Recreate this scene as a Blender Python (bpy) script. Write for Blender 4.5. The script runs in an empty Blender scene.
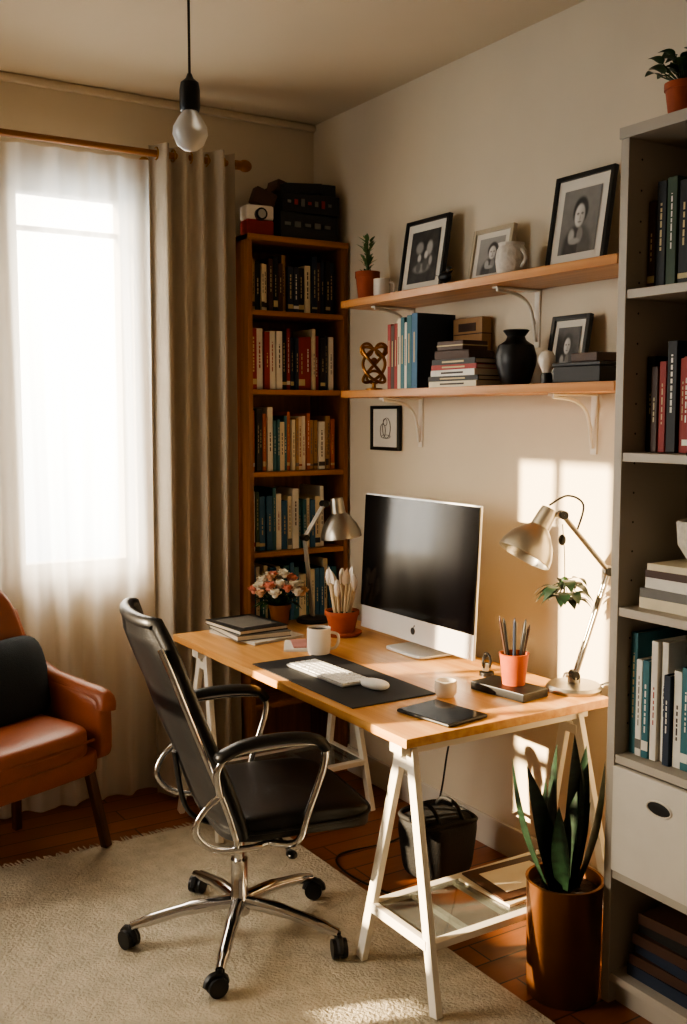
import bpy, bmesh, math, random
from mathutils import Vector, Matrix, Euler, noise
R=random.Random(7)
D=math.radians
def lin(h):
    h=h.lstrip('#'); o=[]
    for i in (0,2,4):
        c=int(h[i:i+2],16)/255; o.append(c/12.92 if c<=.04045 else ((c+.055)/1.055)**2.4)
    return tuple(o)+(1,)
_m={}
def mat(name,col,rough=.5,metal=0,var=.12,vs=12,bump=0,bs=80,spec=.5,stretch=None,**kw):
    if name in _m: return _m[name]
    m=bpy.data.materials.new(name); m.use_nodes=True; nt=m.node_tree; N=nt.nodes; Lk=nt.links
    b=N['Principled BSDF']; c=lin(col)
    b.inputs['Roughness'].default_value=rough; b.inputs['Metallic'].default_value=metal
    b.inputs['Specular IOR Level'].default_value=spec
    tc=N.new('ShaderNodeTexCoord'); mp=N.new('ShaderNodeMapping')
    Lk.new(tc.outputs['Object'],mp.inputs['Vector'])
    if stretch: mp.inputs['Scale'].default_value=stretch
    nz=N.new('ShaderNodeTexNoise'); nz.inputs['Scale'].default_value=vs; nz.inputs['Detail'].default_value=5
    Lk.new(mp.outputs[0],nz.inputs['Vector'])
    r=N.new('ShaderNodeValToRGB'); r.color_ramp.elements[0].position=.3; r.color_ramp.elements[1].position=.7
    d=lin(kw['col2']) if 'col2' in kw else tuple(x*(1-var*2) for x in c[:3])+(1,)
    r.color_ramp.elements[0].color=d; r.color_ramp.elements[1].color=c
    Lk.new(nz.outputs['Fac'],r.inputs['Fac']); Lk.new(r.outputs[0],b.inputs['Base Color'])
    if bump:
        n2=N.new('ShaderNodeTexNoise'); n2.inputs['Scale'].default_value=bs; n2.inputs['Detail'].default_value=4
        Lk.new(mp.outputs[0],n2.inputs['Vector'])
        bp=N.new('ShaderNodeBump'); bp.inputs['Strength'].default_value=bump; bp.inputs['Distance'].default_value=.01
        Lk.new(n2.outputs['Fac'],bp.inputs['Height']); Lk.new(bp.outputs[0],b.inputs['Normal'])
    for k,v in kw.items():
        if k in b.inputs: b.inputs[k].default_value=v
    _m[name]=m; return m
def wood(name,c1,c2,axis='y',rough=.4,s=1.0):
    st={'x':(.6,14,14),'y':(14,.6,14),'z':(14,14,.6)}[axis]
    return mat(name,c1,rough,col2=c2,vs=3*s,stretch=st,bump=.08,bs=6)
class B:
    def __init__(s,name): s.n=name; s.bm=bmesh.new(); s.mats=[]; s.M=Matrix()
    def mi(s,m):
        if m not in s.mats: s.mats.append(m)
        return s.mats.index(m)
    def raw(s,vs,fs,m,T=None):
        T=s.M@T if T else s.M; i=s.mi(m)
        v=[s.bm.verts.new(T@Vector(p)) for p in vs]
        for f in fs:
            try: fc=s.bm.faces.new([v[k] for k in f]); fc.material_index=i
            except ValueError: pass
    def box(s,c,size,m,rot=None,bev=0,seg=2,taper=None):
        T=Matrix.Translation(c)
        if rot is not None: T=T@(rot if isinstance(rot,Matrix) else Euler([D(a) for a in rot]).to_matrix().to_4x4())
        x,y,z=[a/2 for a in size]; k=taper or 1
        vs=[(-x*k,-y*k,-z),(x*k,-y*k,-z),(x*k,y*k,-z),(-x*k,y*k,-z),(-x,-y,z),(x,-y,z),(x,y,z),(-x,y,z)]
        fs=[(0,3,2,1),(4,5,6,7),(0,1,5,4),(1,2,6,5),(2,3,7,6),(3,0,4,7)]
        if not bev: s.raw(vs,fs,m,T); return
        t=bmesh.new(); v=[t.verts.new(p) for p in vs]
        for f in fs: t.faces.new([v[k] for k in f])
        bmesh.ops.bevel(t,geom=t.edges[:],offset=min(bev,min(size)*.49),segments=seg,profile=.5,affect='EDGES')
        t.verts.index_update()
        s.raw([q.co[:] for q in t.verts],[[q.index for q in f.verts] for f in t.faces],m,T); t.free()
    def b2(s,lo,hi,m,bev=0):
        s.box([(a+b)/2 for a,b in zip(lo,hi)],[abs(b-a) for a,b in zip(lo,hi)],m,None,bev)
    def lathe(s,prof,m,c=(0,0,0),seg=28,rot=None,sx=1,sy=1):
        T=Matrix.Translation(c)
        if rot is not None: T=T@(rot if isinstance(rot,Matrix) else Euler([D(a) for a in rot]).to_matrix().to_4x4())
        vs=[];fs=[]
        for r,z in prof:
            for k in range(seg):
                a=2*math.pi*k/seg; vs.append((max(r,.0004)*math.cos(a)*sx,max(r,.0004)*math.sin(a)*sy,z))
        for i in range(len(prof)-1):
            for k in range(seg):
                k2=(k+1)%seg; fs.append((i*seg+k,i*seg+k2,(i+1)*seg+k2,(i+1)*seg+k))
        s.raw(vs,fs,m,T)
    def cyl(s,p0,p1,r0,m,r1=None,seg=16):
        p0=Vector(p0);p1=Vector(p1); r1=r0 if r1 is None else r1
        d=p1-p0; q=d.to_track_quat('Z','Y').to_matrix().to_4x4(); L=d.length
        s.lathe([(0,0),(r0,0),(r1,L),(0,L)],m,p0,seg,q)
    def ball(s,c,r,m,sc=(1,1,1),seg=16,rot=None):
        n=seg//2; pr=[(math.sin(math.pi*i/n)*r,-math.cos(math.pi*i/n)*r) for i in range(n+1)]
        T=Matrix.Translation(c)
        if rot is not None: T=T@Euler([D(a) for a in rot]).to_matrix().to_4x4()
        T=T@Matrix.Diagonal((*sc,1)); o=s.M; s.M=o@T; s.lathe(pr,m,seg=seg); s.M=o
    def tube(s,pts,r,m,seg=8,closed=False,flat=1):
        P=[Vector(p) for p in pts]; n=len(P); vs=[];fs=[]; N=None
        for i in range(n):
            if closed: t=(P[(i+1)%n]-P[i-1]).normalized()
            else: t=(P[min(i+1,n-1)]-P[max(i-1,0)]).normalized()
            if N is None:
                N=t.orthogonal().normalized()
                if abs(t.z)<.95: N=(Vector((0,0,1))-t*t.z).normalized()
            else: N=(N-t*N.dot(t)).normalized()
            Bn=t.cross(N); rr=r[i] if isinstance(r,(list,tuple)) else r
            for k in range(seg):
                a=2*math.pi*k/seg; vs.append(P[i]+N*math.cos(a)*rr*flat+Bn*math.sin(a)*rr)
        for i in range(n if closed else n-1):
            j=(i+1)%n
            for k in range(seg):
                k2=(k+1)%seg; fs.append((i*seg+k,i*seg+k2,j*seg+k2,j*seg+k))
        if not closed: fs.append(tuple(range(seg-1,-1,-1))); fs.append(tuple((n-1)*seg+k for k in range(seg)))
        s.raw(vs,fs,m)
    def cushion(s,c,size,m,rot=None,e=.35,n=24,fn=None):
        T=Matrix.Translation(c)
        if rot is not None: T=T@(rot if isinstance(rot,Matrix) else Euler([D(a) for a in rot]).to_matrix().to_4x4())
        sg=lambda v,p: math.copysign(abs(v)**p,v)
        vs=[];fs=[];h=n//2
        for i in range(h+1):
            ph=-math.pi/2+math.pi*i/h
            for k in range(n):
                th=2*math.pi*k/n+.001
                p=(sg(math.cos(ph),e)*sg(math.cos(th),e)*size[0]/2,sg(math.cos(ph),e)*sg(math.sin(th),e)*size[1]/2,sg(math.sin(ph),e)*size[2]/2)
                if fn: p=fn(*p)
                vs.append(p)
        for i in range(h):
            for k in range(n):
                k2=(k+1)%n; fs.append((i*n+k,i*n+k2,(i+1)*n+k2,(i+1)*n+k))
        s.raw(vs,fs,m,T)
    def sheet(s,nu,nv,fn,m,close=False):
        vs=[fn(i/nu,j/nv) for i in range(nu+1) for j in range(nv+1)]
        fs=[(i*(nv+1)+j,(i+1)*(nv+1)+j,(i+1)*(nv+1)+j+1,i*(nv+1)+j+1) for i in range(nu) for j in range(nv)]
        s.raw(vs,fs,m)
    def leaf(s,base,tip,w,m,bend=.2,up=(0,0,1),n=8,fold=.15,wp=.45):
        b=Vector(base);t=Vector(tip); d=t-b; L=d.length; dn=d.normalized()
        side=dn.cross(Vector(up))
        if side.length<.01: side=Vector((1,0,0))
        side.normalize(); nn=side.cross(dn).normalized(); vs=[];fs=[]
        for i in range(n+1):
            q=i/n; ww=w/2*(math.sin(math.pi*min(1,q**(.6 if wp<.5 else 1.0)))**.8 if 0<q<1 else .04)
            if wp>=1: ww=w/2*(1-q**3)*(.55+.6*min(1,q*2.2)) if q<1 else .0005
            c=b+d*q+nn*bend*L*math.sin(math.pi*q)*.5-(Vector((0,0,1))*bend*L*q*q*.3)
            vs+= [c-side*ww+nn*fold*ww,c,c+side*ww+nn*fold*ww]
        for i in range(n):
            a=i*3; fs+=[(a,a+1,a+4,a+3),(a+1,a+2,a+5,a+4)]
        s.raw(vs,fs,m)
    def done(s,smooth=35,recalc=True,origin=True,wn=True):
        if recalc: bmesh.ops.recalc_face_normals(s.bm,faces=s.bm.faces[:])
        me=bpy.data.meshes.new(s.n); s.bm.to_mesh(me); s.bm.free()
        for m in s.mats: me.materials.append(m)
        for p in me.polygons: p.use_smooth=True
        me.set_sharp_from_angle(angle=D(smooth))
        o=bpy.data.objects.new(s.n,me); bpy.context.collection.objects.link(o)
        if wn and smooth<=40:
            md=o.modifiers.new('weighted_normal','WEIGHTED_NORMAL'); md.keep_sharp=True
        if origin and me.vertices:
            xs=[v.co for v in me.vertices]
            c=Vector(((min(v.x for v in xs)+max(v.x for v in xs))/2,(min(v.y for v in xs)+max(v.y for v in xs))/2,min(v.z for v in xs)))
            me.transform(Matrix.Translation(-c)); o.location=c
        return o
def spline(P,n=8,closed=False):
    P=[Vector(p) for p in P]; out=[]; N=len(P)
    rng=range(N if closed else N-1)
    for i in rng:
        if closed: a,b,c,d=P[i-1],P[i],P[(i+1)%N],P[(i+2)%N]
        else: a=P[max(i-1,0)];b=P[i];c=P[i+1];d=P[min(i+2,N-1)]
        for k in range(n):
            t=k/n; out.append(.5*((2*b)+(c-a)*t+(2*a-5*b+4*c-d)*t*t+(3*b-a-3*c+d)*t**3))
    if not closed: out.append(P[-1])
    return out
def Rz(a): return Matrix.Rotation(D(a),4,'Z')
def Tr(*a): return Matrix.Translation(a)

# ---------------- materials
WALL=mat('wall_paint','#d7cab3',.85,var=.03,vs=3,bump=.05,bs=150)
CEIL=mat('ceiling_paint','#cdbfa7',.9,var=.02,vs=2)
TRIM=mat('trim_paint','#cfc8ba',.55,var=.03)
WHITE=mat('white_paint','#e4ddcf',.45,var=.03)
GREYW=mat('shelf_laminate','#aea596',.5,var=.04,vs=4)
PINE=wood('pine_shelf','#cd9356','#ad7036','y',.35)
DESKW=wood('desk_birch','#dcab6c','#c0864a','y',.28)
CASE=wood('bookcase_wood','#986338','#724524','z',.45)
CASEX=wood('bookcase_wood_h','#b0783e','#8a5526','x',.45)
RODW=wood('rod_wood','#9c6730','#7a4a1e','x',.35)
BRASS=mat('brass','#b98a3c',.3,1)
BRONZE=mat('bronze_wire','#a8743a',.32,.9)
LEATH=mat('tan_leather','#914a24',.4,var=.15,vs=8,bump=.15,bs=160)
BLEATH=mat('black_leather','#08080a',.42,bump=.1,bs=200,spec=.45)
BLACK=mat('black_plastic','#0a0a0b',.42)
BAG=mat('bag_fabric','#0b0a0a',.75,bump=.3,bs=150)
MATBLK=mat('desk_mat_rubber','#18181b',.6)
CHROME=mat('chrome','#d0d0d2',.12,1,var=.02)
STEEL=mat('brushed_steel','#aaa59b',.32,1,var=.06)
ALU=mat('aluminium','#dadada',.3,.35,var=.02)
KEYB=mat('keyboard_base','#a9a9a8',.4,.3,var=.02)
SCREEN=mat('screen_glass','#030305',.10,var=.0,spec=.45)
KEYS=mat('white_keys','#eeeeec',.4,var=.02)
CER=mat('white_ceramic','#e6ddd0',.25,var=.03)
CERR=mat('rough_ceramic','#ddd5c8',.7,var=.1,vs=60,bump=.5,bs=60)
TERRA=mat('terracotta','#a84f28',.7,var=.12,vs=20,bump=.1)
COPPER=mat('copper_planter','#835635',.38,.65,var=.12,vs=6)
SOIL=mat('soil','#2a1b10',.95,bump=.8,bs=60)
GREEN=mat('leaf_green','#25451d',.45,var=.25,vs=20)
DGREEN=mat('snake_leaf','#0b170d',.42,col2='#1a3220',vs=22,stretch=(1,1,3))
LGREEN=mat('leaf_pale','#5f7d49',.6,var=.2)
PINK=mat('petal_pink','#ee9f88',.6,var=.1); PEACH=mat('petal_peach','#f4c8a2',.6,var=.1); CREAM=mat('petal_cream','#f6eedb',.6,var=.06)
PAPER=mat('paper','#ddd5c2',.8,var=.04)
TEAL=mat('cushion_fabric','#132029',.85,bump=.3,bs=200)
FRB=mat('frame_black','#0f0d0c',.35); FRL=mat('frame_silver','#b9ab92',.4)
MATB=mat('picture_mount','#d9d3c6',.8,var=.02)
PH2=mat('print_line','#4d4a46',.5,var=.3,vs=40)
BULB=mat('frosted_glass','#dcd8d0',.35,var=.02,**{'Transmission Weight':.35})
GLASS=mat('glass_plate','#cfd6d2',.05,**{'Transmission Weight':.9})
WOODL=mat('wood_spoon','#d9c29b',.6,var=.1)
FABRIC=mat('curtain_linen','#bcb1a0',.9,var=.05,vs=40,bump=.25,bs=300,stretch=(1,1,.3))
RUG=mat('rug_wool','#bfb49e',.95,var=.12,vs=18,bump=1,bs=90)
BOOKC={k:mat('book_'+k,v,.55,var=.06,vs=20) for k,v in dict(black='#12100d',navy='#18263a',red='#96241b',cream='#dccfb0',white='#e2ddd0',tan='#a37c50',brown='#452a1a',teal='#2f6770',blue='#2b5f80',orange='#b5602a',grey='#6d6a64',green='#34492f').items()}
LAB=mat('book_label_gold','#c9b483',.5); LABD=mat('book_label_dark','#3a2c20',.6)
pm=bpy.data.materials.new('photo_print'); pm.use_nodes=True; va=pm.node_tree.nodes.new('ShaderNodeVertexColor'); va.layer_name='Col'
pm.node_tree.links.new(va.outputs[0],pm.node_tree.nodes['Principled BSDF'].inputs['Base Color']); pm.node_tree.nodes['Principled BSDF'].inputs['Roughness'].default_value=.3

sh=bpy.data.materials.new('sheer_voile'); sh.use_nodes=True; nt=sh.node_tree; nt.nodes.clear()
o=nt.nodes.new('ShaderNodeOutputMaterial'); tr=nt.nodes.new('ShaderNodeBsdfTransparent'); tl=nt.nodes.new('ShaderNodeBsdfTranslucent'); df=nt.nodes.new('ShaderNodeBsdfDiffuse')
tl.inputs[0].default_value=(.95,.91,.84,1); df.inputs[0].default_value=(.85,.81,.74,1); tr.inputs[0].default_value=(1,.98,.95,1)
m1=nt.nodes.new('ShaderNodeMixShader'); m1.inputs[0].default_value=.35; nt.links.new(tl.outputs[0],m1.inputs[1]); nt.links.new(df.outputs[0],m1.inputs[2])
m2=nt.nodes.new('ShaderNodeMixShader'); m2.inputs[0].default_value=.74; nt.links.new(tr.outputs[0],m2.inputs[1]); nt.links.new(m1.outputs[0],m2.inputs[2]); nt.links.new(m2.outputs[0],o.inputs[0])
SHEER=sh
fm=bpy.data.materials.new('oak_floorboards'); fm.use_nodes=True; nt=fm.node_tree; b=nt.nodes['Principled BSDF']
tc=nt.nodes.new('ShaderNodeTexCoord'); br=nt.nodes.new('ShaderNodeTexBrick'); mp=nt.nodes.new('ShaderNodeMapping')
nt.links.new(tc.outputs['Object'],mp.inputs[0]); nt.links.new(mp.outputs[0],br.inputs['Vector'])
br.inputs['Color1'].default_value=lin('#743f1e'); br.inputs['Color2'].default_value=lin('#8d522c'); br.inputs['Mortar'].default_value=lin('#2c170a')
br.inputs['Scale'].default_value=1; br.inputs['Mortar Size'].default_value=.003; br.inputs['Brick Width'].default_value=1.1; br.inputs['Row Height'].default_value=.11
nz=nt.nodes.new('ShaderNodeTexNoise'); mp2=nt.nodes.new('ShaderNodeMapping'); mp2.inputs['Scale'].default_value=(1.5,30,1); nz.inputs['Scale'].default_value=2; nz.inputs['Detail'].default_value=6
nt.links.new(tc.outputs['Object'],mp2.inputs[0]); nt.links.new(mp2.outputs[0],nz.inputs['Vector'])
mx=nt.nodes.new('ShaderNodeMix'); mx.data_type='RGBA'; mx.blend_type='MULTIPLY'; mx.inputs[0].default_value=.6
nt.links.new(br.outputs[0],mx.inputs[6])
rr=nt.nodes.new('ShaderNodeMapRange'); rr.inputs[3].default_value=.55; rr.inputs[4].default_value=1.25; nt.links.new(nz.outputs['Fac'],rr.inputs[0]); nt.links.new(rr.outputs[0],mx.inputs[7])
nt.links.new(mx.outputs[2],b.inputs['Base Color']); b.inputs['Roughness'].default_value=.35

# ---------------- room
H=2.99; XL=-3.4; YN=-5.2
b=B('floor'); b.b2((XL,YN,-.1),(.12,.12,0),fm); b.done(origin=False)
b=B('ceiling'); b.b2((XL-.12,YN,H),(.12,.12,H+.1),CEIL); b.done(origin=False)
b=B('wall_right'); b.b2((0,YN,0),(.12,.12,H),WALL); b.done(origin=False)
wx0,wx1,wz0,wz1=-1.42,-.90,.98,2.60
b=B('wall_back'); b.b2((XL-.12,0,0),(wx0,.12,H),WALL); b.b2((wx1,0,0),(0,.12,H),WALL); b.b2((wx0,0,0),(wx1,.12,wz0),WALL); b.b2((wx0,0,wz1),(wx1,.12,H),WALL); b.done(origin=False)
ly0,ly1,lz0,lz1=-1.27,-.20,.66,2.57  # opening for the added sun window, sized to land the sun patches
b=B('wall_left'); b.b2((XL-.12,YN,0),(XL,ly0,H),WALL); b.b2((XL-.12,ly1,0),(XL,0,H),WALL); b.b2((XL-.12,ly0,0),(XL,ly1,lz0),WALL); b.b2((XL-.12,ly0,lz1),(XL,ly1,H),WALL); b.done(origin=False)
b=B('window_1')
for lo,hi in [((wx0,.02,wz0),(wx0+.045,.10,wz1)),((wx1-.045,.02,wz0),(wx1,.10,wz1)),((wx0,.02,wz0),(wx1,.10,wz0+.05)),((wx0,.02,wz1-.05),(wx1,.10,wz1)),
    ((wx0+.045,.05,wz1-.20),(wx1-.045,.08,wz1-.18)),((wx0-.05,-.03,wz0-.03),(wx1+.05,.03,wz0)),((wx1,-.012,wz0),(wx1+.05,0,wz1+.05)),((wx0-.05,-.012,wz0),(wx0,0,wz1+.05)),((wx0,-.012,wz1),(wx1,0,wz1+.05))]:
    b.b2(lo,hi,WHITE,.004)
b.done()
b=B('added_sun_window')  # unseen window, added to let sun patches onto desk wall and floor
for lo,hi in [((XL-.10,ly0,lz0),(XL-.03,ly0+.04,lz1)),((XL-.10,ly1-.04,lz0),(XL-.03,ly1,lz1)),((XL-.10,ly0,lz0),(XL-.03,ly1,lz0+.04)),((XL-.10,ly0,lz1-.04),(XL-.03,ly1,lz1)),((XL-.08,ly0,1.42),(XL-.05,ly1,1.46)),((XL-.02,ly0-.05,lz0-.03),(XL+.04,ly1+.05,lz0)),((XL-.09,-1.12,lz0+.04),(XL-.04,ly1-.04,.90)),((XL-.09,ly0+.04,.785),(XL-.04,-1.12,.90))]:  # solid lower panels block the sun, leaving one small floor patch
    b.b2(lo,hi,WHITE,.004)
for yy in (-.44,-.70,-.97): b.b2((XL-.08,yy-.014,lz0),(XL-.05,yy+.014,lz1),WHITE)
b.done()
b=B('baseboard_right'); b.b2((-.015,YN,0),(0,0,.12),TRIM,.004); b.done()
b=B('baseboard_back'); b.b2((XL,-.015,0),(-.016,0,.12),TRIM,.004); b.done()
b=B('trim_1'); b.b2((XL,-.03,H-.035),(0,0,H),CEIL,.012); b.done()

# curtains
RY=-.19
b=B('curtain_rod'); b.cyl((-2.5,RY,2.71),(-.50,RY,2.715),.014,RODW)
b.ball((-.455,RY,2.715),.026,RODW,(1.25,1,1)); b.cyl((-.50,RY,2.715),(-.475,RY,2.715),.02,RODW)
b.cyl((-.85,RY,2.713),(-.815,RY,2.713),.022,BRASS); b.ball((-.83,RY,2.713),.025,BRASS)
for x in (-.84,-2.3): b.cyl((x,0,2.713),(x,RY,2.713),.008,BRASS); b.cyl((x,0,2.713),(x,-.012,2.713),.028,BRASS)
b.done()
def fold(x,seedk,amp):
    return amp*(math.sin(x*seedk)+.45*math.sin(x*seedk*.43+1.3)+.3*math.sin(x*seedk*1.9+2))
b=B('sheer_curtain')
b.sheet(300,24,lambda u,v:(-2.35+u*1.53+.01*math.sin(v*5+u*20),-.10+fold(u*1.52,50,.019)*(.6+.5*(1-v)),.02+v*2.685),SHEER); b.done(60,False)
b=B('linen_curtain')
def cf(u,v):
    x0,x1=-.885-.01*(1-v),-.525
    q=u+.018*math.sin(v*3.2+u*7)*(1-v)
    q=min(max(q,0),1)
    return (x0+(x1-x0)*q,RY-.01+.036*math.sin(q*2*math.pi*4.5+.6)*(.8+.4*(1-v))+.012*math.sin(q*19+v*2)-.03*q,.015+v*2.735)
b.sheet(200,36,cf,FABRIC); 
for k in range(5): b.tube([(-.86+k*.075,RY+.024*math.cos(a),2.715+.024*math.sin(a)) for a in [i*math.pi/6 for i in range(12)]],.003,BRASS,6,True)
b.done(60,False)

# ---------------- books
def book_row(b,x0,x1,yfront,z0,hmin,hmax,cols,axis='x',depth=.17,wmin=.016,wmax=.034):
    t=x0; sgn=1 if x1>x0 else -1; rep=0; prev=None
    while True:
        if rep<=0:
            cc=R.choice(cols)
            while cc==prev: cc=R.choice(cols)
            prev=cc; hb=R.uniform(hmin,hmax); wb=R.uniform(wmin,wmax); rep=R.choice([1,1,1,1,2])
        rep-=1
        w=wb; h=hb+R.uniform(-.003,.003)
        if (t+sgn*w-x1)*sgn>0: break
        c=BOOKC[cc]; d=depth*R.uniform(.85,1); jit=R.uniform(0,.02)
        mid=t+sgn*w/2
        lo=lambda a0,a1,b0,b1,c0,c1:((mid+a0,yfront+b0,z0+c0),(mid+a1,yfront+b1,z0+c1)) if axis=='x' else ((yfront+b0,mid+a0,z0+c0),(yfront+b1,mid+a1,z0+c1))
        hw=w/2*.96
        for (A,mm,bv) in [(lo(-hw,hw,jit,jit+.006,0,h),c,.0025),(lo(-hw,-hw+.002,jit+.004,jit+d,0,h),c,0),(lo(hw-.002,hw,jit+.004,jit+d,0,h),c,0),(lo(-hw+.002,hw-.002,jit+.004,jit+d-.005,.004,h-.005),PAPER,0)]:
            b.b2(A[0],A[1],mm,bv)
        dark=cc in('cream','white','tan')
        lm=R.choice([LABD,BOOKC['red'],LABD,BOOKC['navy'],BOOKC['grey']]) if dark else R.choice([LAB,LAB,BOOKC['white']])
        z=h*R.uniform(.25,.4); ze=h*R.uniform(.6,.88); tw=hw*R.uniform(.12,.2)
        while z<ze:
            l=R.uniform(.006,.02); A=lo(-tw,tw,jit-.0005,jit+.002,z,min(z+l,ze)); b.b2(A[0],A[1],lm); z+=l+R.uniform(.003,.007)
        if R.random()<.35:
            A=lo(-hw*.97,hw*.97,jit-.0004,jit+.002,h*.08,h*.08+R.uniform(.006,.03)); b.b2(A[0],A[1],lm)
        t+=sgn*(w+.0008)
b=B('tall_bookcase')
x0,x1,yf,zt=-.512,-.012,-.32,2.41
b.b2((x0,yf,0),(x0+.022,-.003,zt),CASE,.002); b.b2((x1-.022,yf,0),(x1,-.003,zt),CASE,.002)
b.b2((x0,yf-.006,zt-.025),(x1,-.003,zt),CASEX,.002); b.b2((x0+.02,-.02,0),(x1-.02,-.006,zt-.02),CASE)
sz=[.06,.38,.72,1.055,1.405,1.76,2.095]
for z in sz: b.b2((x0+.021,yf+.004,z-.022),(x1-.021,-.02,z),CASEX,.002)
b.b2((x0+.02,yf+.02,0),(x1-.02,yf+.035,.04),CASEX)
b.done()
cl=[['grey','teal','cream'],['brown','cream','red'],['teal','blue','cream'],['teal','cream','white','blue','white','green','cream'],['white','cream','tan','white','black','orange','teal'],['white','black','red','white','black','cream','red','navy'],['black','brown','white','navy','red','black','cream','tan']]
b=B('bookcase_books')
for i,z in enumerate(sz):
    if i<2: continue
    top=.285 if i<6 else .265
    book_row(b,x0+.026,x1-.028 - (.0 if i!=3 else .06),yf+.03,z+.001,top*.74,top*.97,cl[i],'x',.2,wmin=.014,wmax=.034)
b.done()
b=B('toy_camera'); z=2.411
b.box((-.42,-.23,z+.035),(.125,.09,.07),BOOKC['red'],(0,0,-6),.008); b.box((-.42,-.23,z+.10),(.13,.085,.065),CER,(0,0,-6),.012)
b.cyl((-.425,-.27,z+.09),(-.43,-.295,z+.09),.026,BLACK); b.cyl((-.43,-.295,z+.09),(-.43,-.30,z+.09),.018,STEEL); b.box((-.39,-.23,z+.165),(.10,.06,.07),BOOKC['brown'],(0,20,-6),.006)
b.done()
b=B('stacked_boxes')
b.box((-.20,-.20,z+.055),(.30,.2,.11),BLACK,(0,0,3),.004); b.box((-.18,-.20,z+.155),(.28,.19,.085),BOOKC['black'],(0,0,-3),.004); b.box((-.22,-.20,z+.222),(.20,.16,.045),BLACK,(0,-6,6),.004)
for k in range(7): b.box((-.30+k*.034,-.303,z+.155),(.016,.004,.012+.01*(k%3)),BOOKC['red'] if k%2 else BOOKC['grey'])
for k in range(5): b.box((-.31+k*.05,-.305,z+.06),(.03,.004,.014+.01*(k%2)),BOOKC['grey'])
b.box((-.07,-.2,z+.225),(.07,.13,.06),BLACK,(0,0,-8),.004); b.box((-.30,-.2,z+.225),(.06,.1,.05),BOOKC['brown'],(0,15,0),.004)
b.done()

# ---------------- wall shelves
def wall_shelf(z,brs):
    b=B('wall_shelf'); b.b2((-.245,-2.13,z-.03),(0,-.63,z),PINE,.003)
    for y in brs:
        b.b2((-.006,y-.014,z-.23),(0,y+.014,z-.03),WHITE,.002); b.b2((-.20,y-.014,z-.038),(0,y+.014,z-.031),WHITE,.002)
        P=spline([(-.19,y,z-.042),(-.09,y,z-.055),(-.035,y,z-.10),(-.012,y,z-.21)],8)
        b.tube(P,.006,WHITE,6); 
        b.tube(spline([(-.15,y,z-.042),(-.06,y,z-.07),(-.012,y,z-.15)],6),.004,WHITE,6)
    return b.done()
ZU,ZL=2.115,1.75
wall_shelf(ZU,(-.80,-1.54)); wall_shelf(ZL,(-.86,-1.82))

def sst(a,b,x):
    t=min(1,max(0,(x-a)/(b-a))); return t*t*(3-2*t)
def portrait(u,v,kind):
    n=noise.noise(Vector((u*3,v*3,kind*7.3)))*.5+noise.noise(Vector((u*9,v*9,kind*3.1)))*.25
    if kind==4:
        g=.05+.05*n
        for k,(cx,cy,rx,ry,val) in enumerate([(-.35,.35,.28,.25,.3),(.35,.3,.22,.3,.4),(-.1,-.45,.6,.2,.3),(-.3,-.05,.13,.17,.55),(.15,.05,.13,.17,.6),(.5,-.2,.12,.2,.4),(-.3,-.4,.18,.25,.12),(.15,-.35,.2,.28,.1)]):
            g+= (val-g)*(1-sst(.6,1.2,math.hypot((u-cx)/rx,(v-cy)/ry)))
        return max(.01,g)
    bg={1:.04,2:.28,3:.20}[kind]+.05*n+.04*v
    g=bg
    ox={1:-.05,2:.1,3:-.02}[kind]
    e=lambda cx,cy,rx,ry,s=.18:1-sst(1-s,1+s,math.hypot((u-ox-cx)/rx,(v-cy)/ry))
    def mixv(g,val,a): return g+(val-g)*a
    g=mixv(g,.05+.04*n+.05*(u>0),e(0,-.95,.78,.85,.15))
    g=mixv(g,.22+.1*n,e(.1,-.45,.16,.25))
    g=mixv(g,.03+.03*n,e(.02,.30,.40,.44,.15))
    sh=.42+.28*sst(.3,-.3,u-ox)+.05*n
    g=mixv(g,sh,e(0,.16,.27,.36,.15))
    g=mixv(g,.06,e(-.11,.22,.065,.035,.5)*.9); g=mixv(g,.05,e(.12,.22,.065,.035,.5)*.9)
    g=mixv(g,.2,e(.03,.08,.03,.1,.6)*.6); g=mixv(g,.12,e(.01,-.04,.09,.03,.5)*.8)
    g=mixv(g,.4+.1*n,e(-.35,-.45,.16,.22,.3)); g=mixv(g,.35,e(-.15,-.62,.28,.1,.3))
    if kind==2: g=mixv(g,.5,e(.55,-.1,.18,.25,.3))
    return max(.01,g)
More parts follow.
